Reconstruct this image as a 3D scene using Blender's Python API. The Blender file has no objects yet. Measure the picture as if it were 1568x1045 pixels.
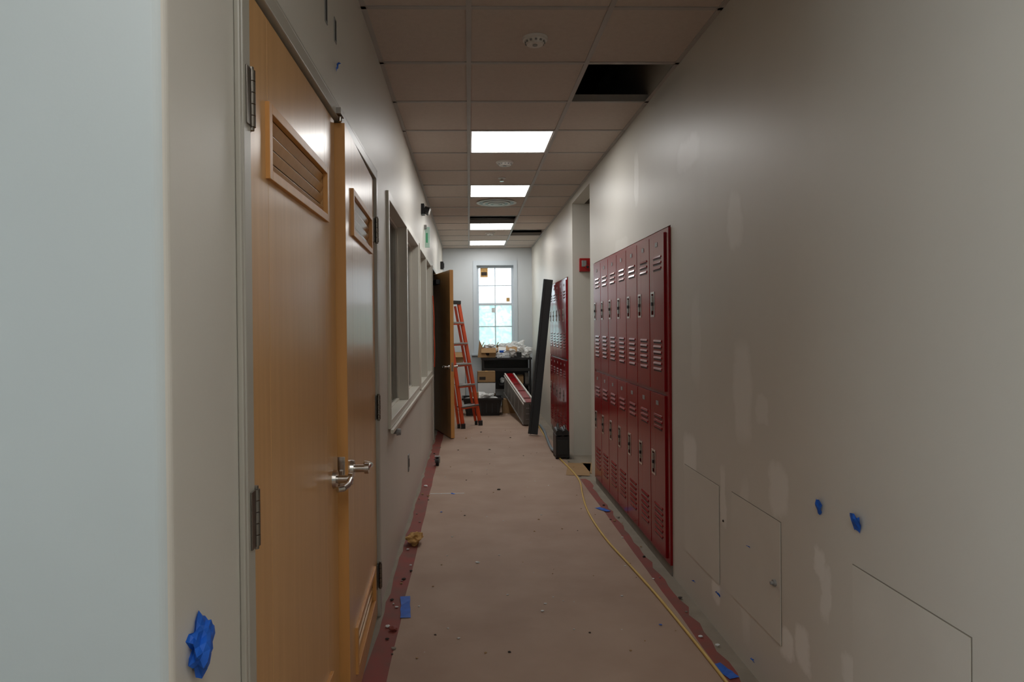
import bpy, math, random, bmesh
from mathutils import Matrix, Vector, noise
random.seed(4)
sc = bpy.context.scene
sc.view_settings.view_transform = 'Standard'
sc.view_settings.look = 'None'
COL = sc.collection
CAMH = 1.38
ZC = 2.743           # ceiling
XL, XR = -0.446, 1.105
YF = 11.87

# ------------------------------------------------------------ materials
def srgb(r, g, b):
    def f(c):
        c /= 255.0
        return c/12.92 if c <= .04045 else ((c+.055)/1.055)**2.4
    return (f(r), f(g), f(b), 1)

def mat(name, col, rough=.5, metal=0, var=.06, scale=6, bump=0, bscale=60, spec=.5, coat=0, stretch=None, col2=None):
    m = bpy.data.materials.new(name); m.use_nodes = True
    nt = m.node_tree; n = nt.nodes; l = nt.links
    b = n['Principled BSDF']
    b.inputs['Roughness'].default_value = rough
    b.inputs['Metallic'].default_value = metal
    b.inputs['Specular IOR Level'].default_value = spec
    b.inputs['Coat Weight'].default_value = coat
    b.inputs['Coat Roughness'].default_value = .12
    tc = n.new('ShaderNodeTexCoord'); mp = n.new('ShaderNodeMapping')
    l.new(tc.outputs['Object'], mp.inputs['Vector'])
    if stretch: mp.inputs['Scale'].default_value = stretch
    nz = n.new('ShaderNodeTexNoise'); nz.inputs['Scale'].default_value = scale
    nz.inputs['Detail'].default_value = 5
    l.new(mp.outputs['Vector'], nz.inputs['Vector'])
    mx = n.new('ShaderNodeMix'); mx.data_type = 'RGBA'
    c = Vector(col[:3])
    if col2 is None:
        mx.inputs[6].default_value = (*(c*(1-var)), 1)
        mx.inputs[7].default_value = (*[min(1, x) for x in (c*(1+var))], 1)
    else:
        mx.inputs[6].default_value = col; mx.inputs[7].default_value = col2
    rp = n.new('ShaderNodeMapRange'); rp.inputs[1].default_value = .3; rp.inputs[2].default_value = .7
    l.new(nz.outputs['Fac'], rp.inputs[0]); l.new(rp.outputs[0], mx.inputs[0])
    l.new(mx.outputs[2], b.inputs['Base Color'])
    if bump:
        nb = n.new('ShaderNodeTexNoise'); nb.inputs['Scale'].default_value = bscale
        nb.inputs['Detail'].default_value = 3
        l.new(mp.outputs['Vector'], nb.inputs['Vector'])
        bp = n.new('ShaderNodeBump'); bp.inputs['Strength'].default_value = bump
        bp.inputs['Distance'].default_value = .004
        l.new(nb.outputs['Fac'], bp.inputs['Height']); l.new(bp.outputs[0], b.inputs['Normal'])
    return m

def emit(name, col, s):
    m = bpy.data.materials.new(name); m.use_nodes = True
    nt = m.node_tree; nt.nodes.clear()
    e = nt.nodes.new('ShaderNodeEmission'); o = nt.nodes.new('ShaderNodeOutputMaterial')
    e.inputs[0].default_value = col; e.inputs[1].default_value = s
    nt.links.new(e.outputs[0], o.inputs[0]); return m

def glassmat(name, tint=(1, 1, 1, 1), rough=.0):
    m = bpy.data.materials.new(name); m.use_nodes = True
    nt = m.node_tree; nt.nodes.clear(); n = nt.nodes; l = nt.links
    o = n.new('ShaderNodeOutputMaterial'); t = n.new('ShaderNodeBsdfTransparent')
    g = n.new('ShaderNodeBsdfGlossy'); g.inputs['Roughness'].default_value = rough
    f = n.new('ShaderNodeFresnel'); f.inputs[0].default_value = 1.5
    mx = n.new('ShaderNodeMixShader'); t.inputs[0].default_value = tint
    l.new(f.outputs[0], mx.inputs[0]); l.new(t.outputs[0], mx.inputs[1]); l.new(g.outputs[0], mx.inputs[2])
    l.new(mx.outputs[0], o.inputs[0]); return m

def wallmat(name, col, patches=()):
    m = mat(name, col, rough=.42, var=.035, scale=1.5, bump=.04, bscale=140)
    nt = m.node_tree; n = nt.nodes; l = nt.links
    if not patches: return m
    b = n['Principled BSDF']; tc = n.new('ShaderNodeTexCoord')
    nz = n.new('ShaderNodeTexNoise'); nz.inputs['Scale'].default_value = 6; nz.inputs['Detail'].default_value = 7
    nz.inputs['Roughness'].default_value = .65
    l.new(tc.outputs['Object'], nz.inputs['Vector'])
    ad = n.new('ShaderNodeVectorMath'); ad.operation = 'MULTIPLY_ADD'
    l.new(nz.outputs['Color'], ad.inputs[0]); ad.inputs[1].default_value = (.12,)*3
    l.new(tc.outputs['Object'], ad.inputs[2])
    prev = None
    for (y, z, ry, rz, a) in patches:
        s = n.new('ShaderNodeVectorMath'); s.operation = 'SUBTRACT'
        l.new(ad.outputs[0], s.inputs[0]); s.inputs[1].default_value = (0, y+.06, z+.06)
        k = n.new('ShaderNodeVectorMath'); k.operation = 'MULTIPLY'
        l.new(s.outputs[0], k.inputs[0]); k.inputs[1].default_value = (0, 1/ry, 1/rz)
        sp = n.new('ShaderNodeSeparateXYZ'); l.new(k.outputs[0], sp.inputs[0])
        pw = []
        for ch in ('Y', 'Z'):
            ab = n.new('ShaderNodeMath'); ab.operation = 'ABSOLUTE'; l.new(sp.outputs[ch], ab.inputs[0])
            p = n.new('ShaderNodeMath'); p.operation = 'POWER'; l.new(ab.outputs[0], p.inputs[0]); p.inputs[1].default_value = 4
            pw.append(p.outputs[0])
        q = n.new('ShaderNodeMath'); q.operation = 'ADD'; l.new(pw[0], q.inputs[0]); l.new(pw[1], q.inputs[1])
        r = n.new('ShaderNodeMapRange'); r.inputs[1].default_value = 1.9; r.inputs[2].default_value = .4
        r.inputs[3].default_value = 0; r.inputs[4].default_value = a
        l.new(q.outputs[0], r.inputs[0])
        if prev is None: prev = r.outputs[0]
        else:
            x = n.new('ShaderNodeMath'); x.operation = 'MAXIMUM'
            l.new(prev, x.inputs[0]); l.new(r.outputs[0], x.inputs[1]); prev = x.outputs[0]
    old = b.inputs['Base Color'].links[0].from_socket
    mx = n.new('ShaderNodeMix'); mx.data_type = 'RGBA'
    l.new(prev, mx.inputs[0]); l.new(old, mx.inputs[6]); mx.inputs[7].default_value = srgb(238, 236, 230)
    l.new(mx.outputs[2], b.inputs['Base Color'])
    return m

WALLC = srgb(207, 203, 193)
M = {}
M['wall'] = wallmat('wall_paint', WALLC)
M['wallDay'] = wallmat('wall_paint_daylight_tint', srgb(190, 198, 198))  # same wall paint, with cool daylight tinted into the colour
M['wallR'] = wallmat('wall_paint_patched', WALLC, [
    (2.80, 1.81, .075, .11, .4), (2.74, 1.10, .085, .19, .4), (3.40, .72, .09, .10, .6),
    (2.42, .78, .07, .08, .5), (4.45, 2.33, .05, .16, .6), (3.4, 2.24, .16, .07, .35),
    (2.25, .30, .05, .07, .75), (2.36, .25, .04, .05, .85), (2.1, .55, .03, .08, .5), (2.72, .42, .05, .3, .35),
    (3.05, .18, .05, .06, .7), (4.9, 1.95, .2, .05, .25), (2.13, .62, .03, .05, .6),
    (2.95, .62, .03, .12, .5), (1.95, .36, .05, .05, .5), (2.55, 1.05, .05, .05, .3), (3.3, 1.3, .06, .2, .25)])
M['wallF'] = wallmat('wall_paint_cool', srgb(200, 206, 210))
M['tile'] = mat('ceiling_tile', srgb(200, 188, 178), rough=.95, var=.03, scale=40, bump=.5, bscale=220, spec=.1)
M['grid'] = mat('ceiling_tbar', srgb(172, 167, 162), rough=.5)
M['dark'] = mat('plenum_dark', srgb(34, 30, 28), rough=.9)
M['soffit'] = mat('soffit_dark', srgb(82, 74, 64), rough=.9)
M['frame'] = mat('hollow_metal_frame', srgb(172, 168, 157), rough=.35, var=.02)
M['wframe'] = mat('window_frame_cream', srgb(205, 201, 188), rough=.35, var=.02)
M['wood'] = mat('maple_veneer', srgb(208, 162, 108), rough=.28, coat=.06, stretch=(6, 6, .35), scale=5,
                col2=srgb(196, 149, 95))
M['woodedge'] = mat('maple_edge', srgb(204, 148, 84), rough=.4, stretch=(6, 6, .4), scale=6, var=.06)
M['metal'] = mat('satin_nickel', srgb(196, 192, 186), rough=.25, metal=1, var=.03)
M['hinge'] = mat('hinge_steel', srgb(130, 124, 116), rough=.35, metal=1, var=.05)
M['red'] = mat('locker_red_enamel', srgb(134, 8, 18), rough=.17, var=.05, spec=.45)
M['reddk'] = mat('locker_red_shadow', srgb(50, 5, 8), rough=.5)
M['redm'] = mat('alarm_red_plastic', srgb(160, 22, 22), rough=.35)
M['black'] = mat('black_plastic', srgb(26, 26, 28), rough=.45)
M['steelblk'] = mat('painted_dark_steel', srgb(34, 38, 40), rough=.4)
M['white'] = mat('white_plastic', srgb(215, 212, 206), rough=.45, var=.02)
M['vinyl'] = mat('vinyl_white', srgb(196, 206, 214), rough=.4, var=.02)
M['card'] = mat('cardboard', srgb(158, 126, 88), rough=.85, scale=12)
M['paperw'] = mat('white_paper', srgb(214, 216, 216), rough=.7)
M['orange'] = mat('fiberglass_orange', srgb(200, 74, 34), rough=.4)
M['alu'] = mat('aluminium', srgb(180, 180, 180), rough=.35, metal=1)
M['blue'] = mat('painters_tape_blue', srgb(16, 90, 190), rough=.6, var=.15, scale=30)
M['yellow'] = mat('cord_yellow', srgb(206, 172, 92), rough=.5)
M['hose'] = mat('hose_grey', srgb(120, 134, 142), rough=.4)
M['redtape'] = mat('floor_red_border', srgb(142, 62, 54), rough=.7, scale=7, col2=srgb(116, 72, 62))
M['floor'] = mat('floor_concrete', srgb(140, 130, 116), rough=.8, var=.12, scale=8)
M['paper'] = mat('rosin_paper', srgb(172, 148, 130), rough=.72, scale=2.5, bump=.35, bscale=14, col2=srgb(158, 132, 114))
M['curb'] = mat('locker_curb', srgb(132, 124, 114), rough=.8, var=.12, scale=14)
M['groove'] = mat('cut_line', srgb(128, 121, 110), rough=.9)
M['patch'] = mat('drywall_panel', srgb(210, 206, 196), rough=.45, var=.03, scale=4)
M['light'] = emit('light_diffuser', (1, .985, .96, 1), 12)
M['green'] = mat('exit_sign_green', srgb(60, 170, 120), rough=.3)
M['acry'] = mat('acrylic_clear', srgb(190, 222, 208), rough=.15)
M['glass'] = glassmat('window_glass', (.92, .95, .95, 1))
M['gfar'] = glassmat('window_glass_far', (.98, 1, 1, 1))
M['straw'] = mat('rag_straw', srgb(190, 150, 92), rough=.9, var=.2, scale=30)
M['gray'] = mat('grey_metal', srgb(140, 140, 138), rough=.4, var=.05)
M['dgray'] = mat('dark_grey_metal', srgb(104, 102, 98), rough=.4, var=.08)
M['debris'] = mat('debris_dark', srgb(50, 42, 36), rough=.8)
M['tree'] = mat('tree_leaves', srgb(165, 205, 178), rough=.8, var=.25, scale=3)
M['trunk'] = mat('tree_bark', srgb(96, 78, 60), rough=.9)
M['siding'] = mat('building_siding', srgb(215, 225, 228), rough=.8, var=.05)
M['ground'] = mat('outside_gravel', srgb(200, 205, 200), rough=.9, var=.1)

def film():
    m = bpy.data.materials.new('window_protective_film'); m.use_nodes = True
    nt = m.node_tree; nt.nodes.clear(); n = nt.nodes; l = nt.links
    o = n.new('ShaderNodeOutputMaterial'); t = n.new('ShaderNodeBsdfTransparent')
    d = n.new('ShaderNodeBsdfTranslucent'); mx = n.new('ShaderNodeMixShader')
    tc = n.new('ShaderNodeTexCoord'); nz = n.new('ShaderNodeTexNoise'); nz.inputs['Scale'].default_value = 22
    nz.inputs['Detail'].default_value = 6
    cr = n.new('ShaderNodeValToRGB')
    cr.color_ramp.elements[0].position = .38; cr.color_ramp.elements[0].color = (.46, .62, .56, 1)
    cr.color_ramp.elements[1].position = .58; cr.color_ramp.elements[1].color = (.76, .80, .74, 1)
    l.new(tc.outputs['Object'], nz.inputs['Vector']); l.new(nz.outputs['Fac'], cr.inputs[0])
    l.new(cr.outputs[0], t.inputs[0]); d.inputs[0].default_value = (.85, .92, .93, 1)
    mx.inputs[0].default_value = .45
    l.new(t.outputs[0], mx.inputs[1]); l.new(d.outputs[0], mx.inputs[2]); l.new(mx.outputs[0], o.inputs[0]); return m
M['film'] = film()

# ------------------------------------------------------------ mesh builder
class B:
    def __init__(s): s.v = []; s.f = []; s.m = []; s.mats = []; s.sm = []; s.T = Matrix.Identity(4)
    def mi(s, k):
        if k not in s.mats: s.mats.append(k)
        return s.mats.index(k)
    def add(s, vs, fs, k, T=None, smooth=False):
        o = len(s.v); T = s.T @ (T or Matrix.Identity(4))
        s.v += [tuple(T @ Vector(p)) for p in vs]
        i = s.mi(k)
        for f in fs:
            s.f.append([a+o for a in f]); s.m.append(i); s.sm.append(smooth)
    def box(s, x0, x1, y0, y1, z0, z1, k, T=None):
        if x0 > x1: x0, x1 = x1, x0
        if y0 > y1: y0, y1 = y1, y0
        vs = [(x, y, z) for x in (x0, x1) for y in (y0, y1) for z in (z0, z1)]
        fs = [(0, 1, 3, 2), (4, 6, 7, 5), (0, 4, 5, 1), (2, 3, 7, 6), (0, 2, 6, 4), (1, 5, 7, 3)]
        s.add(vs, fs, k, T)
    def cyl(s, p0, p1, r, k, seg=20, r2=None):
        p0 = Vector(p0); p1 = Vector(p1); d = p1-p0
        q = d.to_track_quat('Z', 'Y').to_matrix().to_4x4(); T = Matrix.Translation(p0) @ q
        h = d.length; r2 = r if r2 is None else r2; vs = []
        for z, rr in ((0, r), (h, r2)):
            for i in range(seg):
                a = 2*math.pi*i/seg; vs.append((rr*math.cos(a), rr*math.sin(a), z))
        fs = [(i, (i+1) % seg, seg+(i+1) % seg, seg+i) for i in range(seg)]
        s.add(vs, fs, k, T, True)
        s.add([vs[i] for i in range(seg)], [tuple(reversed(range(seg)))], k, T)
        s.add([vs[seg+i] for i in range(seg)], [tuple(range(seg))], k, T)
    def beam(s, p0, p1, w, t, k, up=(0, 0, 1)):
        p0 = Vector(p0); p1 = Vector(p1); d = (p1-p0); u = Vector(up)
        z = d.normalized(); x = u.cross(z).normalized(); y = z.cross(x)
        R = Matrix((x, y, z)).transposed().to_4x4(); T = Matrix.Translation(p0) @ R
        s.box(-w/2, w/2, -t/2, t/2, 0, d.length, k, T)
    def ring(s, x, y0, y1, z0, z1, w, x1, k):   # rectangular frame in YZ plane
        s.box(x, x1, y0, y0+w, z0, z1, k); s.box(x, x1, y1-w, y1, z0, z1, k)
        s.box(x, x1, y0+w, y1-w, z1-w, z1, k); s.box(x, x1, y0+w, y1-w, z0, z0+w, k)
    def blob(s, c, sc3, k, seed=0, sub=3, amp=.5, zmin=None):
        bm = bmesh.new(); bmesh.ops.create_icosphere(bm, subdivisions=sub, radius=1); vs = []
        for v in bm.verts:
            n1 = noise.noise(v.co*1.6+Vector((seed*7.1, 0, 0))); n2 = noise.noise(v.co*4+Vector((0, seed*3.3, 0)))
            f = 1+amp*n1+amp*.45*n2
            p = [c[i]+v.co[i]*f*sc3[i] for i in range(3)]
            if zmin is not None: p[2] = max(p[2], zmin)
            vs.append(tuple(p))
        s.add(vs, [tuple(v.index for v in f.verts) for f in bm.faces], k); bm.free()
    def done(s, name, bevel=0, origin=None, parent=None):
        me = bpy.data.meshes.new(name)
        o = Vector(origin) if origin else Vector((0, 0, 0))
        me.from_pydata([tuple(Vector(p)-o) for p in s.v], [], s.f)
        for k in s.mats: me.materials.append(M[k])
        for p, i, sm in zip(me.polygons, s.m, s.sm): p.material_index = i; p.use_smooth = sm
        me.update()
        ob = bpy.data.objects.new(name, me); COL.objects.link(ob); ob.location = o
        if bevel:
            bm = ob.modifiers.new('bevel', 'BEVEL'); bm.width = bevel; bm.segments = 2
            bm.limit_method = 'ANGLE'; bm.angle_limit = math.radians(50)
        if parent: ob.parent = parent
        return ob

def wall_y(b, x0, x1, y0, y1, z0, z1, ops, k):
    """wall running along y with openings (oy0,oy1,oz0,oz1)"""
    ops = sorted(ops); y = y0
    for (a, c, d, e) in ops:
        if a > y: b.box(x0, x1, y, a, z0, z1, k)
        if d > z0: b.box(x0, x1, a, c, z0, d, k)
        if e < z1: b.box(x0, x1, a, c, e, z1, k)
        y = c
    if y < y1: b.box(x0, x1, y, y1, z0, z1, k)

# ------------------------------------------------------------ shell
ZT = 3.4
b = B(); b.box(-3.1, 2.1, -3.1, 12.1, -.1, 0, 'floor'); b.done('floor')
D1 = (1.335, 3.30)
b = B()
prof = [(-3.0, 1.15), (XL-.13, 1.15), (XL-.13, D1[0]), (XL, D1[0])]
for i in range(9):
    a = math.pi/2*i/8; prof.append((XL-.02+.02*math.cos(a), 1.04-.02*math.sin(a)))
prof.append((-3.0, 1.02)); n = len(prof)
for i in range(n):
    j = (i+1) % n
    b.add([(*prof[i], 0), (*prof[j], 0), (*prof[j], ZT), (*prof[i], ZT)], [(0, 3, 2, 1)], 'wallDay' if i >= 8 and i < 13 else 'wall', None, 4 <= i < 12)
wall_y(b, XL-.13, XL, D1[0], YF, 0, ZT, [(D1[0], D1[1], 0, 2.125), (3.75, 6.0, .82, 2.13), (6.13, 8.0, .82, 2.13), (8.27, 9.25, 0, 2.125)], 'wall')
b.done('wall_left')
b = B(); TH = .13
NY0, NY1 = 6.17, 7.22
wall_y(b, XR, XR+TH, -3, YF, 0, ZT, [(3.70, 5.96, 0, 1.925), (NY0, NY1, 0, 2.67), (7.56, 9.15, 0, 1.925)], 'wallR')
b.done('wall_right')
b = B()
b.box(XR+TH, 2.0, NY0-.1, NY0, 0, ZT, 'wall'); b.box(XR+TH, 2.0, NY1, NY1+.1, 0, ZT, 'wall')
b.box(1.9, 2.0, NY0, NY1, 0, ZT, 'wall')
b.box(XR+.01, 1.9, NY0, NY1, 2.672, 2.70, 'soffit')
b.done('wall_niche')
b = B()
WX0, WX1, WZ0, WZ1 = .11, .82, .93, 2.49
b.box(-3.0, WX0, YF, YF+.2, 0, ZT, 'wallF'); b.box(WX1, 2.0, YF, YF+.2, 0, ZT, 'wallF')
b.box(WX0, WX1, YF, YF+.2, 0, WZ0, 'wallF'); b.box(WX0, WX1, YF, YF+.2, WZ1, ZT, 'wallF')
b.done('wall_far')
b = B(); b.box(-3.1, 2.1, -3.1, -3, 0, ZT, 'wallDay'); b.done('wall_back')
BY = (-2.7, .55, .4, 2.5)  # unseen window opening, added to throw daylight on the near right wall
b = B(); wall_y(b, -3.1, -3, -3, YF+.2, 0, ZT, [BY], 'wallDay'); b.done('wall_outer_left')
b = B()
for i in range(5):
    y = BY[0]+(BY[1]-BY[0]-.05)*i/4; b.box(-3.08, -3.0, y, y+.05, BY[2], BY[3], 'vinyl')
for z in (BY[2], 1.45, BY[3]-.05): b.box(-3.075, -3.005, BY[0]+.05, BY[1]-.05, z, z+.05, 'vinyl')
b.box(-3.045, -3.04, BY[0]+.02, BY[1]-.02, BY[2]+.02, BY[3]-.02, 'gfar'); b.done('window_4')
b = B(); b.box(2.0, 2.1, -3, YF+.2, 0, ZT, 'wall'); b.done('wall_outer_right')
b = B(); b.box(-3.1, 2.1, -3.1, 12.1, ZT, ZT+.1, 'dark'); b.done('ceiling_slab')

# ------------------------------------------------------------ ceiling
cols = [XL, .012, .622, XR]; lob = [.012-.6096*n for n in range(6)]
row = lambda k: 2.92+.6096*k
LIGHTS = [3, 6, 10, 13]
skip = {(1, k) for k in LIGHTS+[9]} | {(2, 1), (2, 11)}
b = B(); g = B()
def tile(x0, x1, y0, y1):
    b.box(x0+.006, x1-.006, y0+.006, y1-.006, ZC-.001, ZC+.015, 'tile')
for k in range(-3, 15):
    y0, y1 = row(k), min(row(k+1), YF)
    if k == -3: y0 = 1.05
    for c in range(3):
        if (c, k) in skip: continue
        tile(cols[c], cols[c+1], y0, y1)
lcols = sorted(lob[1:]+[-3.0, .012, .622, XR])
for k in range(-10, -3):
    y0, y1 = max(row(k), -3), row(k+1)
    if k == -4: y1 = 1.05
    for i in range(len(lcols)-1):
        a, c = lcols[i], lcols[i+1]
        if c-a < .02: continue
        if abs(a-.012) < .01 and k in (-5, -8): continue
        if abs(a-lob[2]) < .01 and k == -6: continue
        tile(a, c, y0, y1)
b.done('ceiling')
w = .012
for k in range(-9, 15):
    y = row(k)
    if y > YF: continue
    x0 = XL if y > 1.05 else -3
    g.box(x0, XR, y-w, y+w, ZC-.006, ZC+.0, 'grid')
for x in (.012, .622): g.box(x-w, x+w, -3, YF, ZC-.0065, ZC+.03, 'grid')
for x in lob[1:5]: g.box(x-w, x+w, -3, 1.02, ZC-.0065, ZC+.0, 'grid')
for x, s in ((XL, 1), (XR, -1)): g.box(x, x+s*.022, 1.05 if x == XL else -3, YF, ZC-.006, ZC-.001, 'grid')
g.box(XL, XR, YF-.022, YF, ZC-.006, ZC-.001, 'grid')
for (x0, x1, k) in ((.622, XR, 1), (.012, .622, 9), (.622, XR, 11)):
    for y in (row(k), row(k+1)): g.box(x0, x1, y-.002, y+.002, ZC, ZC+.04, 'grid')
g.done('ceiling_grid')
b = B(); b.box(.2, 1.05, 3.75, 3.95, 3.0, 3.2, 'dgray'); b.done('ceiling_duct')

def panel(x0, k, nm='ceiling_light_panel'):
    b = B(); y0, y1 = row(k)+.012, row(k+1)-.012; a, c = x0+.012, x0+.6096-.012
    b.box(a+.01, c-.01, y0+.01, y1-.01, ZC-.002, ZC+.004, 'light')
    for q in ((a, a+.01, y0, y1), (c-.01, c, y0, y1), (a+.01, c-.01, y0, y0+.01), (a+.01, c-.01, y1-.01, y1)):
        b.box(*q, ZC-.004, ZC+.05, 'white')
    b.box(a, c, y0, y1, ZC+.05, ZC+.07, 'gray')
    b.done(nm)
for k in LIGHTS: panel(.012, k)
panel(.012, -5); panel(.012, -8); panel(lob[2], -6)  # unseen panels behind the camera, added to light the near walls

def detector(x, y, r=.058, nm='smoke_detector'):
    b = B()
    b.cyl((x, y, ZC-.002), (x, y, ZC-.014), r*1.05, 'white', 40, r)
    b.cyl((x, y, ZC-.014), (x, y, ZC-.034), r*.86, 'white', 40, r*.66)
    for i in range(12):
        a = i*math.pi/6; b.box(r*.74, r*.84, -.005, .005, -.028, -.020, 'gray', Matrix.Translation((x, y, ZC)) @ Matrix.Rotation(a, 4, 'Z'))
    b.cyl((x, y, ZC-.034), (x, y, ZC-.038), r*.2, 'gray', 20)
    b.done(nm, origin=(x, y, ZC))
detector(.325, 3.23); detector(.31, 5.66, .07); detector(.32, 9.93, .07)
b = B(); x, y = .315, 6.27
b.cyl((x, y, ZC-.001), (x, y, ZC-.008), .035, 'white', 30); b.cyl((x, y, ZC-.008), (x, y, ZC-.03), .008, 'metal', 12)
b.cyl((x, y, ZC-.03), (x, y, ZC-.034), .02, 'metal', 16)
for s in (-1, 1): b.beam((x+s*.012, y, ZC-.008), (x+s*.012, y, ZC-.031), .003, .003, 'metal', (0, 1, 0))
b.done('fire_sprinkler_head')
b = B(); x, y = .315, 7.49
for r0, r1, z in ((.22, .19, 0), (.155, .125, -.008), (.095, .065, -.014), (.04, .001, -.018)):
    b.cyl((x, y, ZC-.012+z), (x, y, ZC-.002), r0, 'white', 48, r0-.02)
    if r1 > .01: b.cyl((x, y, ZC-.0135+z), (x, y, ZC-.012+z), r1, 'gray', 48)
b.done('air_diffuser')

# ------------------------------------------------------------ door pair
b = B()
fx0, fx1 = XL-.14, XL+.014
b.box(fx0, fx1, D1[0]-.0, D1[0]+.045, 0, 2.125, 'frame'); b.box(fx0, fx1, D1[1]-.045, D1[1], 0, 2.125, 'frame')
b.box(fx0, fx1, D1[0]+.045, D1[1]-.045, 2.085, 2.125, 'frame')
b.box(XL-.075, XL-.055, D1[0]+.045, D1[0]+.06, 0, 2.085, 'frame')
b.box(XL-.075, XL-.055, D1[1]-.06, D1[1]-.045, 0, 2.085, 'frame')
b.box(XL+.0005, XL+.012, D1[0]-.012, D1[0], 0, 2.137, 'frame'); b.box(XL+.0005, XL+.012, D1[1], D1[1]+.012, 0, 2.137, 'frame')
b.box(XL+.0005, XL+.012, D1[0], D1[1], 2.125, 2.137, 'frame')
b.done('trim_1', .003)

def louver(b, y0, y1, z0, z1, n=4):
    for (xa, xc) in ((-.005, .010), (-.050, -.04)):
        b.ring(xa, y0-.018, y1+.018, z0-.018, z1+.018, .022, xc, 'woodedge')
    h = (z1-z0)/n
    for i in range(n):
        zc = z0+h*(i+.5)
        T = Matrix.Translation((-.012, 0, zc)) @ Matrix.Rotation(math.radians(-65), 4, 'Y')
        b.box(-.0125, .0125, y0, y1, -.004, .004, 'wood', T)
    b.box(-.040, -.036, y0, y1, z0, z1, 'debris')

def hinge(b, y, z, x=.004, s=1, hh=.115):
    b.box(-.001, .0035, y, y+s*.034, z-hh/2, z+hh/2, 'hinge'); b.box(.0145, .0175, y-s*.034, y, z-hh/2, z+hh/2, 'hinge')
    for i in range(5):
        a = z-hh/2+i*hh/5; b.cyl((.014, y, a+.001), (.014, y, a+hh/5-.001), .009, 'hinge', 14)
    for q in (-1, 1): b.cyl((.014, y, z+q*hh/2), (.014, y, z+q*(hh/2+.006)), .006, 'hinge', 12)

def lever(b, y, z, s, face=1):
    X = 0 if face == 1 else -.045
    b.cyl((X, y, z), (X+face*.012, y, z), .031, 'metal', 28, .029)
    b.cyl((X+face*.012, y, z), (X+face*.048, y, z), .013, 'metal', 20)
    b.cyl((X+face*.048, y, z-.0), (X+face*.062, y, z), .019, 'metal', 20)
    pts = [(X+face*.055, y, z), (X+face*.06, y+s*.03, z+.004), (X+face*.06, y+s*.07, z-.002), (X+face*.052, y+s*.105, z-.006), (X+face*.035, y+s*.12, z-.006)]
    for p, q in zip(pts, pts[1:]): b.cyl(p, q, .010, 'metal', 14, .009)

def door_leaf(name, width, hinge_pos, hs, ang, louv=True, levery=None):
    """local: hinge at origin, leaf extends along hs*y, face at x=0, thickness to -x"""
    b = B(); W = width
    def bx(ya, yb, za, zb): b.box(-.045, 0, min(hs*ya, hs*yb), max(hs*ya, hs*yb), za, zb, 'wood')
    H = 2.075; lo = .16
    if louv:
        L = [(.14, .275), (1.73, 1.865)]
        bx(.002, lo, .012, H); bx(W-lo, W-.002, .012, H)
        bx(lo, W-lo, .012, L[0][0]); bx(lo, W-lo, L[0][1], L[1][0]); bx(lo, W-lo, L[1][1], H)
        for z0, z1 in L: louver(b, min(hs*lo, hs*(W-lo)), max(hs*lo, hs*(W-lo)), z0, z1)
    else: bx(.002, W-.002, .012, H)
    b.box(-.0452, .0003, hs*(W-.003), hs*(W-.0005), .012, H, 'woodedge')
    for z in (.2, 1.0, 1.84): hinge(b, 0, z, s=hs)
    ly = W-.07
    lever(b, hs*ly, .885, -hs, 1); lever(b, hs*ly, .885, -hs, -1)
    b.box(-.035, -.01, hs*(W-.001), hs*(W+.0012), .83, .94, 'metal')
    b.box(-.028, -.017, hs*(W), hs*(W+.010), .875, .895, 'metal')
    ob = b.done(name, .0015)
    ob.location = hinge_pos; ob.rotation_euler = (0, 0, ang)
    return ob
door_leaf('door_1', .925, (XL, 1.383, 0), 1, 0)
door_leaf('door_2', .92, (XL, 3.252, 0), -1, math.radians(1.9))
b = B(); b.box(XL+.014, XL+.03, 2.27, 2.33, 2.088, 2.108, 'hinge'); b.cyl((XL+.022, 2.3, 2.085), (XL+.022, 2.3, 2.07), .006, 'metal', 12); b.done('door_strike_bracket')

# ------------------------------------------------------------ corridor windows (left)
def iwin(n, y0, y1, mull):
    b = B(); z0, z1 = .82, 2.13; xa, xb = XL-.145, XL+.014
    b.ring(xa, y0, y1, z0, z1, .045, xb, 'wframe')
    for m in mull: b.box(xa, xb, m-.03, m+.03, z0+.045, z1-.045, 'wframe')
    e = [y0+.045]+[q for m in mull for q in (m-.03, m+.03)]+[y1-.045]
    for a, c in zip(e[::2], e[1::2]):
        b.ring(XL-.085, a, c, z0+.045, z1-.045, .014, XL-.05, 'wframe')
        b.box(XL-.071, XL-.065, a+.014, c-.014, z0+.059, z1-.059, 'glass')
    b.box(XL+.0145, XL+.03, y0-.02, y1+.02, z0-.022, z0, 'wframe')
    b.done('window_%d' % n, .002)
iwin(1, 3.75, 6.0, [4.87]); iwin(2, 6.13, 8.0, [7.06])

b = B()
b.box(fx0, fx1, 8.27, 8.315, 0, 2.125, 'frame'); b.box(fx0, fx1, 9.205, 9.25, 0, 2.125, 'frame'); b.box(fx0, fx1, 8.315, 9.205, 2.085, 2.125, 'frame')
b.done('trim_2', .003)
d3 = door_leaf('door_3', .87, (XL+.02, 9.2, 0), -1, math.radians(16), louv=False)
b = B()
b.T = Matrix.Translation((XL+.02, 9.2, 0)) @ Matrix.Rotation(math.radians(16), 4, 'Z')
b.box(-.10, -.046, -.38, -.12, 1.93, 1.99, 'steelblk'); b.beam((-.08, -.16, 2.0), (-.16, -.45, 2.01), .02, .008, 'steelblk', (1, 0, 0))
ob = b.done('door_closer', .003)

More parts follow.
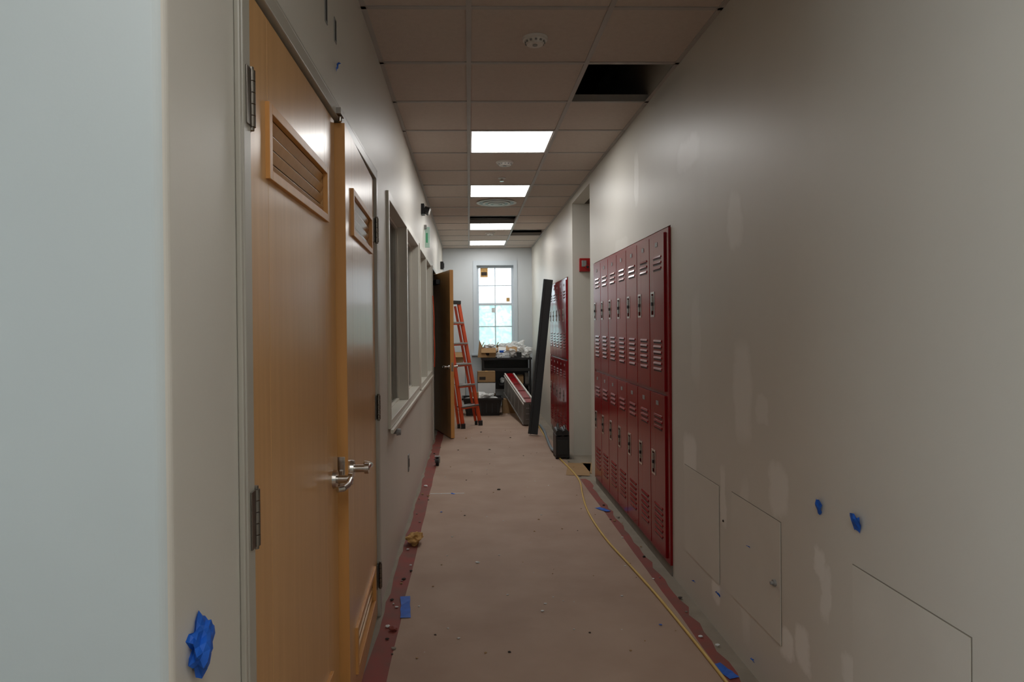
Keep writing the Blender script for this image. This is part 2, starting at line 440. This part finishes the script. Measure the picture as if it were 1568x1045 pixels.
# ------------------------------------------------------------ far window
b = B(); y0 = YF-.012
for (x0, x1, z0, z1) in ((WX0-.03, WX0+.035, WZ0-.03, WZ1+.03), (WX1-.035, WX1+.03, WZ0-.03, WZ1+.03)):
    b.box(x0, x1, y0, YF+.16, z0, z1, 'vinyl')
b.box(WX0+.035, WX1-.035, y0, YF+.16, WZ1-.05, WZ1+.03, 'vinyl'); b.box(WX0+.035, WX1-.035, y0, YF+.16, WZ0-.03, WZ0+.035, 'vinyl')
b.box(WX0-.06, WX1+.06, YF-.06, YF, WZ0-.055, WZ0-.03, 'vinyl')
MZ = 1.765; a, c = WX0+.035, WX1-.035
def sash(z0, z1, yy, gl):
    b.box(a, a+.035, yy, yy+.035, z0, z1, 'vinyl'); b.box(c-.035, c, yy, yy+.035, z0, z1, 'vinyl')
    b.box(a+.035, c-.035, yy, yy+.035, z0, z0+.04, 'vinyl'); b.box(a+.035, c-.035, yy, yy+.035, z1-.04, z1, 'vinyl')
    mx = (a+c)/2; mz = (z0+z1)/2
    b.box(mx-.008, mx+.008, yy+.008, yy+.024, z0+.04, z1-.04, 'vinyl'); b.box(a+.035, c-.035, yy+.009, yy+.023, mz-.008, mz+.008, 'vinyl')
    b.box(a+.035, c-.035, yy+.014, yy+.018, z0+.04, z1-.04, gl)
sash(MZ-.02, WZ1-.05, YF+.09, 'gfar'); sash(WZ0+.035, MZ+.02, YF+.05, 'film')
b.box(.21, .34, YF+.086, YF+.088, 2.24, 2.40, 'straw'); b.box(.225, .325, YF+.084, YF+.0855, 2.27, 2.33, 'debris')
b.box(.66, .72, YF+.086, YF+.088, 1.81, 1.88, 'straw')
b.box(.40, .46, YF+.046, YF+.048, 1.62, 1.70, 'paperw')
b.done('window_3', .002)

# ------------------------------------------------------------ lockers
def lockers(name, y0, n, W=.305, trim0=.05, trim1=.05):
    b = B(); X = XR-.012; y1 = y0+trim0+n*W+trim1; Z0, Z1 = .058, 1.915
    b.box(X+.02, XR+.36, y0, y1, Z0, Z1, 'red')                       # carcass
    b.box(X, X+.02, y0, y0+trim0, Z0, Z1, 'red'); b.box(X, X+.02, y1-trim1, y1, Z0, Z1, 'red')
    b.box(X, X+.02, y0+trim0, y1-trim1, Z1-.02, Z1, 'red'); b.box(X, X+.02, y0+trim0, y1-trim1, Z0, Z0+.02, 'red')
    b.box(X+.003, X+.02, y0+trim0, y1-trim1, .985, 1.005, 'red')
    b.box(XR-.006, XR+.36, y0, y1, 0, Z0-.0005, 'curb')
    for i in range(n):
        a = y0+trim0+i*W; c = a+W
        b.box(X+.006, X+.0205, a-.004, a+.004, Z0, Z1, 'reddk')
        for (z0, z1) in ((Z0+.022, .983), (1.007, Z1-.022)):
            xo = X-.010; ya, yc = a+.006, c-.006
            hy0, hy1, hz0, hz1 = c-.100, c-.036, z0+.425, z0+.560   # handle on far side
            b.box(xo, X+.018, ya, hy0, z0, z1, 'red'); b.box(xo, X+.018, hy1, yc, z0, z1, 'red')
            b.box(xo, X+.018, hy0, hy1, z0, hz0, 'red'); b.box(xo, X+.018, hy0, hy1, hz1, z1, 'red')
            b.box(X+.006, X+.018, hy0, hy1, hz0, hz1, 'metal')
            b.ring(xo-.003, hy0-.006, hy1+.006, hz0-.006, hz1+.006, .012, xo+.004, 'metal')
            b.box(xo-.005, X+.006, hy0+.024, hy0+.038, hz0+.03, hz1-.015, 'metal')
            b.box(xo-.010, xo-.004, hy0+.022, hy0+.040, hz0+.06, hz0+.08, 'black')
            for base, cnt in ((z1-.19, 3), (z0+.12, 6) if z0 > .5 else (z0+.10, 6)):
                for j in range(cnt):
                    zz = base+j*.032
                    T = Matrix.Translation((xo-.0005, 0, zz)) @ Matrix.Rotation(math.radians(20), 4, 'Y')
                    b.box(-.003, .003, a+.06, c-.085, -.006, .006, 'red', T)
                    b.box(xo-.0008, xo, a+.06, c-.085, zz-.015, zz-.007, 'reddk')
            b.box(xo-.002, xo, (a+c)/2-.025, (a+c)/2+.025, z1-.065, z1-.04, 'gray')
    return b.done(name, .0015), y1
lockers('locker_bank', 3.705, 7)
lockers('locker_bank', 7.565, 5, .30, .02, .02)

# ------------------------------------------------------------ floor coverings
def strip(name, x0, x1, y0, y1, z, k, jit=.012, step=.12, seed=0):
    r = random.Random(seed); n = int((y1-y0)/step); vs = []; fs = []
    for i in range(n+1):
        y = y0+(y1-y0)*i/n
        vs += [(x0+r.uniform(-jit, jit), y, z), (x1+r.uniform(-jit, jit), y, z)]
    fs = [(2*i, 2*i+1, 2*i+3, 2*i+2) for i in range(n)]
    b = B(); b.add(vs, fs, k); return b.done(name)
strip('floor_paper', -.335, .985, -2.9, 11.7, .003, 'paper', .004, .3, 1)
strip('floor_red_tape', XL+.02, -.30, 1.1, 11.5, .0015, 'redtape', .01, .11, 2)
strip('floor_red_tape', .95, 1.045, -2.5, 6.1, .0015, 'redtape', .016, .09, 3)
b = B(); b.add([(.88, 6.25, .006), (1.09, 6.2, .006), (1.2, 6.75, .006), (.98, 6.8, .006)], [(0, 1, 2, 3)], 'card'); b.box(1.12, 1.4, 6.3, 6.8, .0, .006, 'card'); b.done('cardboard_sheet')
b = B(); b.box(-.33, -.05, 5.62, 5.635, .003, .0045, 'paperw'); b.done('masking_tape_strip')

def curve(name, pts, r, k):
    cu = bpy.data.curves.new(name, 'CURVE'); cu.dimensions = '3D'; cu.bevel_depth = r; cu.bevel_resolution = 3
    s = cu.splines.new('NURBS'); s.points.add(len(pts)-1)
    for p, q in zip(s.points, pts): p.co = (*q, 1)
    s.use_endpoint_u = True; s.order_u = 3; s.resolution_u = 8
    cu.materials.append(M[k]); o = bpy.data.objects.new(name, cu); COL.objects.link(o); return o
def fl(px, py, z=.010):
    d = CAMH*1045/(py-500); return (CAMH*(px-718)/(py-500), d, z)
curve('extension_cord', [fl(*p) for p in ((822, 652), (835, 675), (850, 700), (875, 725), (888, 742), (890, 762), (898, 790), (925, 832), (960, 870), (1000, 915), (1040, 965), (1100, 1042))]+[(.98, 2.2, .010), (.95, 1.2, .010)], .0068, 'yellow')
curve('vacuum_hose', [fl(826, 655, .02), fl(832, 662, .02), fl(836, 675, .02), fl(842, 690, .02), (.90, 7.30, .03), (.93, 7.22, .06)], .016, 'hose')

# ------------------------------------------------------------ tape / debris
def crumple(name, loc, sc3, k, seed=0, sub=3, amp=.5):
    b = B(); b.blob(loc, sc3, k, seed, sub, amp); return b.done(name, origin=loc)
crumple('blue_tape_wad', (XL+.003, 1.118, .868), (.018, .042, .036), 'blue', 1, 3, .85)
def tapeflag(y, z, w, h, seed, x=XR, s=-1):
    r = random.Random(seed); vs = []; n = 4
    for i in range(n+1):
        for j in range(n+1):
            u, v = i/n-.5, j/n-.5
            vs.append((x+s*(.005+.012*max(0, v+.3)*r.random()*2), y+w*u*(1-.6*abs(v-.2))+r.uniform(-.1, .1)*w, z+h*v+r.uniform(-.08, .08)*h))
    fs = [(i*(n+1)+j, i*(n+1)+j+1, (i+1)*(n+1)+j+1, (i+1)*(n+1)+j) for i in range(n) for j in range(n)]
    b = B(); b.add(vs, fs, 'blue'); return b.done('blue_tape_tab')
tapeflag(2.12, .80, .04, .045, 1); tapeflag(1.91, .81, .055, .045, 2)
tapeflag(2.99, .18, .025, .022, 3); tapeflag(2.63, .066, .02, .018, 4); tapeflag(3.32, .115, .012, .012, 5)
tapeflag(2.335, 2.265, .025, .03, 6, XL, 1); tapeflag(2.66, .5, .008, .01, 7)
def ftape(px, py, w, l, a, seed):
    x, y, _ = fl(px, py); T = Matrix.Translation((x, y, .0045)) @ Matrix.Rotation(a, 4, 'Z')
    r = random.Random(seed); b = B(); b.T = T
    vs = []; n = 5
    for i in range(n+1):
        for s in (-1, 1): vs.append((s*w/2+r.uniform(-.003, .003), l*(i/n-.5), r.uniform(0, .004)))
    b.add(vs, [(2*i, 2*i+1, 2*i+3, 2*i+2) for i in range(n)], 'blue'); b.done('blue_tape_strip')
ftape(617, 930, .045, .26, .1, 1); ftape(922, 785, .05, .13, .5, 2); ftape(1110, 1040, .045, .12, .3, 3)
ftape(691, 757, .02, .04, .8, 4); ftape(673, 785, .015, .02, 0, 5); ftape(1010, 966, .012, .012, 0, 6)
x, y, _ = fl(632, 832); crumple('rag_scrap', (x, y, .035), (.045, .06, .035), 'straw', 4, 3, .8)
DB = [(762, 752, .016, 'debris'), (728, 864, .012, 'paperw'), (827, 941, .011, 'paperw'), (748, 690, .012, 'debris'),
      (700, 690, .010, 'debris'), (735, 663, .016, 'debris'), (698, 980, .008, 'paperw'), (768, 800, .006, 'paperw'), (800, 700, .008, 'debris'), (650, 745, .018, 'paperw'), (645, 757, .014, 'card'), (598, 965, .024, 'redtape'), (780, 672, .012, 'debris'), (712, 672, .014, 'card'), (590, 960, .014, 'paperw')]
rr = random.Random(8)
for i in range(90):
    py = 660+350*rr.random()**1.4; px = 718+(py-500)*rr.uniform(-.2, .68); DB.append((px, py, rr.uniform(.003, .008), rr.choice(['debris', 'paperw', 'card', 'paperw'])))
for i in range(44):
    py = 680+340*rr.random(); s = rr.choice([-.27, .74]); DB.append((718+(py-500)*(s+rr.uniform(-.03, .03)), py, rr.uniform(.005, .014), rr.choice(['paperw', 'card', 'curb', 'debris'])))
b = B()
for i, (px, py, s, k) in enumerate(DB):
    x, y, _ = fl(px, py); b.blob((x, y, .003+s*.35), (s, s*.8, s*.4), k, i, 1, .6, .0035)
b.done('floor_debris')
x, y, _ = fl(668, 713); b = B()
b.cyl((x-.015, y, .045), (x+.015, y, .045), .042, 'black', 28); b.cyl((x-.018, y, .045), (x+.018, y, .045), .018, 'gray', 20)
b.box(x-.026, x+.026, y-.03, y+.03, .092, .098, 'gray')
for s in (-1, 1): b.box(x+s*.020, x+s*.026, y-.016, y+.016, .03, .092, 'gray')
b.done('caster_wheel', .001)

# ------------------------------------------------------------ right wall details
def cutpanel(y0, y1, z0, z1):
    b = B(); X = XR
    b.box(X-.003, X-.0002, y0, y1, z0, z1, 'patch')
    t = .003
    for q in ((y0-t, y0, z0, z1), (y1, y1+t, z0, z1), (y0-t, y1+t, z1, z1+t)):
        b.box(X-.0012, X-.0002, q[0], q[1], q[2], q[3], 'groove')
    b.done('drywall_access_panel')
cutpanel(3.0, 3.48, .22, .66); cutpanel(2.40, 2.85, .23, .67); cutpanel(1.477, 1.94, .22, .68)
b = B(); b.cyl((XR-.003, 2.44, .44), (XR-.012, 2.44, .44), .012, 'gray', 20); b.cyl((XR-.012, 2.44, .44), (XR-.022, 2.44, .44), .006, 'gray', 16); b.done('wall_cap')
b = B(); b.cyl((XR, 2.95, .52), (XR-.004, 2.95, .52), .005, 'debris', 12); b.done('screw_head')
b = B(); Y = NY1; x0, z0 = 1.175, 1.95
b.box(x0, x0+.115, Y-.045, Y, z0, z0+.14, 'redm'); b.box(x0+.02, x0+.07, Y-.055, Y-.045, z0+.05, z0+.115, 'gray')
b.cyl((x0+.08, Y-.045, z0+.045), (x0+.08, Y-.06, z0+.045), .026, 'redm', 24, .022); b.cyl((x0+.08, Y-.06, z0+.045), (x0+.08, Y-.062, z0+.045), .014, 'black', 20)
b.done('fire_alarm', .004)
b = B(); b.cyl((1.17, NY1, .46), (1.17, NY1-.004, .46), .01, 'white', 12); b.done('wall_plug')

# ------------------------------------------------------------ left wall details
b = B()
for (y, z0, z1) in ((2.19, 2.35, 2.47), (2.34, 2.35, 2.43)):
    b.ring(XL+.0002, y-.018, y+.018, z0, z1, .004, XL+.003, 'gray'); b.box(XL+.0002, XL+.0012, y-.014, y+.014, z0+.004, z1-.004, 'dark')
b.done('wall_box_cutout')
b = B(); b.cyl((XL, 3.98, .77), (XL+.02, 3.98, .77), .012, 'gray', 16); b.cyl((XL+.02, 3.98, .77), (XL+.045, 3.98, .77), .022, 'gray', 20, .018); b.done('wall_bumper')
b = B(); b.box(XL, XL+.006, 4.9, 4.97, .34, .46, 'gray'); b.box(XL+.006, XL+.008, 4.915, 4.955, .37, .43, 'debris'); b.done('wall_outlet', .001)
b = B(); y = 6.6
b.box(XL, XL+.03, y-.06, y+.06, 2.46, 2.56, 'black')
for s in (-1, 1):
    b.cyl((XL+.03, y+s*.035, 2.51), (XL+.075, y+s*.035, 2.49), .03, 'black', 20, .036)
    b.cyl((XL+.075, y+s*.035, 2.49), (XL+.078, y+s*.035, 2.489), .03, 'white', 20)
b.done('emergency_light', .002)
b = B(); y = 7.0     # blade exit sign
b.box(XL, XL+.025, y-.03, y+.03, 2.38, 2.42, 'gray'); b.box(XL+.005, XL+.055, y-.006, y+.006, 2.19, 2.4, 'acry')
b.box(XL+.018, XL+.034, y-.008, y+.008, 2.24, 2.34, 'green'); b.done('exit_sign', .001)
b = B(); b.box(XL, XL+.05, 10.9, 11.03, 2.3, 2.42, 'black'); b.cyl((XL+.05, 10.965, 2.36), (XL+.06, 10.965, 2.36), .04, 'steelblk', 20); b.done('wall_speaker', .004)
b = B(); b.box(XL, XL+.02, 9.35, 9.42, 1.05, 1.17, 'white'); b.box(XL+.02, XL+.024, 9.375, 9.395, 1.09, 1.13, 'white'); b.done('light_switch', .002)

# ------------------------------------------------------------ step ladder (closed, leaning on left wall)
b = B()
A = Vector((.15, 9.5, 0)); Bf = Vector((-.09, 9.2, 0)); cen = (A+Bf)/2
wd = (A-Bf).normalized(); fr = Vector((wd.y, -wd.x, 0))
topc = cen-fr*.33+Vector((0, 0, 1.72)); ht = .135; hb = .19
def P(side, t, off=0):
    base = cen+wd*side*hb; tp = topc+wd*side*ht
    return base.lerp(tp, t)-fr*off
for s in (-1, 1):
    b.beam(P(s, .02), P(s, 1), .025, .06, 'orange', wd)
    b.beam(P(s, .03, .075), P(s, .97, .075), .020, .035, 'orange', wd)
    f = P(s, 0)
    b.box(f.x-.03, f.x+.03, f.y-.035, f.y+.035, 0.0035, .07, 'black'); f = P(s, 0, .075); b.box(f.x-.02, f.x+.02, f.y-.025, f.y+.025, .0035, .06, 'black')
for i in range(1, 6):
    t = i/6.0; p, q = P(-1, t), P(1, t)
    b.beam(p, q, .08, .022, 'alu', (0, 0, 1))
    b.beam(p-Vector((0, 0, .015))+fr*.03, q-Vector((0, 0, .015))+fr*.03, .010, .03, 'orange', (0, 0, 1))
for i in (1, 3, 5):
    t = i/6.0; b.beam(P(-1, t, .075), P(1, t, .075), .02, .03, 'alu')
p, q = P(-1.0, 1, .03), P(1.0, 1, .03); b.beam(p-wd*.01, q+wd*.02, .12, .05, 'black')
b.done('step_ladder', .002)
curve('orange_cord', [(XL+.02, 8.15, 1.75), (XL+.035, 8.14, 1.5), (XL+.03, 8.15, 1.3), (XL+.04, 8.12, 1.1), (XL+.03, 8.15, .9)], .006, 'orange')

# ------------------------------------------------------------ leaning post
b = B(); p0 = Vector((.79, 8.55, .02)); p1 = Vector((1.02, 8.72, 1.97)); b.beam(p0, p1, .12, .05, 'steelblk', (0, 1, 0))
b.beam(p0+Vector((-.03, -.026, 0)), p1+Vector((-.03, -.026, 0)), .008, .006, 'black', (0, 1, 0)); b.done('steel_post', .003)

# ------------------------------------------------------------ lying locker section
b = B()
n0 = Vector((.82, 9.35, .175)); n1 = Vector((.64, 11.0, .455))
b.beam(n0, n1, .16, .32, 'dgray', (0, 0, 1))
zx = (n1-n0).normalized(); rx = Vector((0, 0, 1)).cross(zx).normalized(); uy = zx.cross(rx)
b.beam(n0+uy*.163, n1+uy*.163, .10, .006, 'red')
for off in (-.07, .07): b.beam(n0+uy*.165+rx*off, n1+uy*.165+rx*off, .022, .014, 'white')
for i in range(4):
    c0 = n0+zx*(.2+i*.40); b.beam(c0+uy*.168-rx*.05, c0+uy*.168+rx*.05, .02, .006, 'reddk')
for side in (-1, 1):
    b.beam(n0+rx*side*.083+uy*.13, n1+rx*side*.083+uy*.13, .008, .02, 'white', uy)
    b.beam(n0+rx*side*.083-uy*.15, n1+rx*side*.083-uy*.15, .008, .02, 'gray', uy)
    for i in range(6):
        c0 = n0+zx*(.08+i*.30)+rx*side*.083; b.beam(c0-uy*.14, c0+uy*.12, .02, .008, 'gray', rx)
b.beam(n0-zx*.004-uy*.14, n0-zx*.004+uy*.14, .006, .12, 'steelblk', zx)
for q in (-.08, 0, .08): b.beam(n0-zx*.008+uy*q-rx*.05, n0-zx*.008+uy*q+rx*.05, .006, .012, 'gray', uy)
b.box(.52, .76, 10.75, 10.95, .003, .225, 'card')
b.done('locker_section', .002)

# ------------------------------------------------------------ vacuum
b = B(); x, y = .955, 7.12
b.box(x-.07, x+.07, y-.12, y+.12, .02, .25, 'black')
for s in (-1, 1): b.cyl((x+s*.033, y-.12, .27), (x+s*.033, y+.12, .27), .036, 'black', 24)
b.box(x-.055, x+.055, y-.125, y-.12, .05, .2, 'steelblk')
b.cyl((x-.04, y-.1, .3), (x-.04, y-.02, .35), .014, 'steelblk'); b.cyl((x+.03, y-.1, .3), (x+.03, y-.02, .33), .014, 'steelblk')
for s in (-1, 1):
    for q in (-1, 1): b.cyl((x+s*.05, y+q*.09, .0235), (x+s*.07, y+q*.09, .0235), .02, 'black', 16)
b.done('shop_vacuum', .012)

# ------------------------------------------------------------ desk and clutter
b = B(); dx0, dx1, dy0, dy1, dz = .2, 1.03, 11.15, 11.75, .86
b.box(dx0, dx1, dy0, dy1, dz-.03, dz, 'black')
for xx in (dx0+.03, dx1-.03):
    for yy in (dy0+.03, dy1-.03): b.box(xx-.015, xx+.015, yy-.015, yy+.015, 0.003, dz-.03, 'black')
b.box(dx0+.03, dx1-.03, dy0+.01, dy0+.03, .64, .69, 'black'); b.box(dx0+.03, dx1-.03, dy1-.03, dy1-.015, .3, .8, 'steelblk')
b.box(.50, 1.0, 11.2, 11.7, .4, .425, 'black')
b.done('work_table', .003)
def carton(b, x0, x1, y0, y1, z0, z1, k='card', flaps=True, label=True):
    t = .006
    b.box(x0, x1, y0, y1, z0, z0+t, k); b.box(x0, x0+t, y0, y1, z0, z1, k); b.box(x1-t, x1, y0, y1, z0, z1, k)
    b.box(x0, x1, y0, y0+t, z0, z1, k); b.box(x0, x1, y1-t, y1, z0, z1, k)
    if flaps:
        b.box(0, (x1-x0)*.45, y0, y1, 0, t, k, Matrix.Translation((x0, 0, z1)) @ Matrix.Rotation(math.radians(-60), 4, 'Y'))
        b.box(x0, x1, -(y1-y0)*.4, 0, 0, t, k, Matrix.Translation((0, y0, z1)) @ Matrix.Rotation(math.radians(50), 4, 'X'))
    else: b.box(x0, x1, y0, y1, z1-t, z1, k); b.box((x0+x1)/2-.02, (x0+x1)/2+.02, y0-.001, y1, z1, z1+.001, 'straw')
    if label: b.box(x0+.03, x0+.13, y0-.001, y0, z0+.04, z0+.09, 'debris')
def carton1(name, *a, **k): bb = B(); carton(bb, *a, **k); bb.done(name, .001)
carton1('cardboard_box', .13, .42, 10.92, 11.12, .003, .30, flaps=False)
carton1('white_box', .13, .42, 10.90, 11.12, .303, .48, 'paperw', flaps=False, label=False)
carton1('cardboard_box', .13, .42, 10.90, 11.12, .483, .655, flaps=False)
b = B()
carton(b, .2, .44, 11.2, 11.45, dz+.001, dz+.16)
carton(b, .46, .66, 11.48, 11.72, dz+.001, dz+.17)
for i, (x, y, z, s) in enumerate(((.55, 11.27, .90, (.10, .09, .05)), (.72, 11.30, .94, (.12, .10, .09)), (.90, 11.32, .93, (.12, .12, .09)), (.82, 11.55, .98, (.15, .12, .13)), (.62, 11.6, 1.02, (.12, .1, .06)), (.97, 11.5, .92, (.07, .1, .07)), (.33, 11.55, .95, (.11, .1, .10)), (.36, 11.33, 1.02, (.09, .08, .05)))):
    b.blob((x, y, z), s, 'paperw', i+30, 4, .8, dz+.001)
b.add([(.14, 11.17, dz+.01), (.30, 11.17, dz+.01), (.17, 11.2, dz+.30)], [(0, 1, 2)], 'card')
b.box(.46, .66, 11.18, 11.20, dz+.001, dz+.05, 'vinyl')
b.add([(.48, 11.19, dz+.06), (.66, 11.17, dz+.05), (.68, 11.4, dz+.16), (.49, 11.4, dz+.18)], [(0, 1, 2, 3)], 'paperw')
b.add([(.60, 11.18, dz+.13), (.78, 11.16, dz+.10), (.80, 11.3, dz+.19), (.62, 11.32, dz+.20)], [(0, 1, 2, 3)], 'card')
b.box(.50, .60, 11.22, 11.3, dz+.09, dz+.12, 'blue'); b.box(.78, .86, 11.2, 11.24, dz+.001, dz+.09, 'steelblk')
b.done('packaging_heap')
b = B(); carton(b, .62, .90, 11.25, 11.5, .426, .56, flaps=False); b.blob((.56, 11.35, .475), (.05, .08, .045), 'paperw', 70, 3, .5, .426); b.box(.92, .98, 11.25, 11.5, .426, .60, 'dgray')
b.done('shelf_boxes')
b = B(); carton(b, -.38, -.06, 11.2, 11.6, 0.0, .78, 'paperw', False, False); b.box(-.37, -.07, 11.192, 11.2, .42, .44, 'gray'); carton(b, -.36, -.1, 11.25, 11.5, .782, .95); b.done('storage_bin')
b = B()  # black tote
x0, x1, y0, y1, z1 = -.10, .50, 10.45, 10.85, .28
vs = [(x0+.05, y0+.04, .003), (x1-.05, y0+.04, .003), (x1-.05, y1-.04, .003), (x0+.05, y1-.04, .003), (x0, y0, z1), (x1, y0, z1), (x1, y1, z1), (x0, y1, z1)]
b.add(vs, [(3, 2, 1, 0), (0, 1, 5, 4), (1, 2, 6, 5), (2, 3, 7, 6), (3, 0, 4, 7)], 'black')
b.box(x0-.02, x1+.02, y0-.02, y0+.005, z1-.03, z1, 'black'); b.box(x0-.02, x1+.02, y1-.005, y1+.02, z1-.03, z1, 'black')
b.box(x0-.02, x0+.005, y0, y1, z1-.03, z1, 'black'); b.box(x1-.005, x1+.02, y0, y1, z1-.03, z1, 'black')
for i in range(6): b.box(x0+.08+i*.09, x0+.095+i*.09, y0+.012, y0+.03, .05, .25, 'steelblk')
b.blob((.2, 10.65, .25), (.22, .15, .08), 'paperw', 50, 4, .8); b.box(.0, .14, 10.5, 10.6, .2, .36, 'card')
b.done('plastic_tote')

# ------------------------------------------------------------ outside world
b = B(); b.box(-14, 14, 12.2, 40, -3.2, -3, 'ground'); b.done('ground_outside')
b = B(); b.box(-8, 1.0, 34, 38, -3, 1.2, 'siding')
b.add([(-8.4, 33.6, 1.2), (1.4, 33.6, 1.2), (1.4, 36, 2.3), (-8.4, 36, 2.3)], [(0, 1, 2, 3)], 'gray')
for i in range(16): b.box(-8, 1.0, 33.98, 34, -3+i*.26, -2.98+i*.26, 'gray')
b.done('neighbor_building')
for i, (x, y, h) in enumerate(((2.1, 30, 1.0), (3.6, 29, 1.2), (.3, 28, .6))):
    b = B(); b.cyl((x, y, -3), (x, y, h-1.5), .16, 'trunk', 12, .08)
    for j in range(9):
        a = j*2.4; r_ = .9 if j else 0
        b.blob((x+r_*math.cos(a)*.8, y+r_*math.sin(a)*.8, h-1.9+j*.28), (.85, .85, .65), 'tree', i*9+j, 3, .6)
    b.done('tree')

# ------------------------------------------------------------ world + camera
w = bpy.data.worlds.new('world'); sc.world = w; w.use_nodes = True
bg = w.node_tree.nodes['Background']; bg.inputs[0].default_value = (.80, .92, 1, 1); bg.inputs[1].default_value = 3.1

cam = bpy.data.cameras.new('camera'); co = bpy.data.objects.new('camera', cam); COL.objects.link(co)
cam.sensor_width = 36; cam.lens = 24; cam.clip_start = .02
yaw, pitch, roll = math.radians(1.5), .007, .009
R = Matrix.Rotation(-yaw, 4, 'Z') @ Matrix.Rotation(math.pi/2-pitch, 4, 'X') @ Matrix.Rotation(-roll, 4, 'Z')
co.matrix_world = Matrix.Translation((0, 0, CAMH)) @ R
cam.shift_x = (784-718-1045*math.tan(yaw))/1568
cam.shift_y = -(522.5-500-1045*pitch)/1568
sc.camera = co
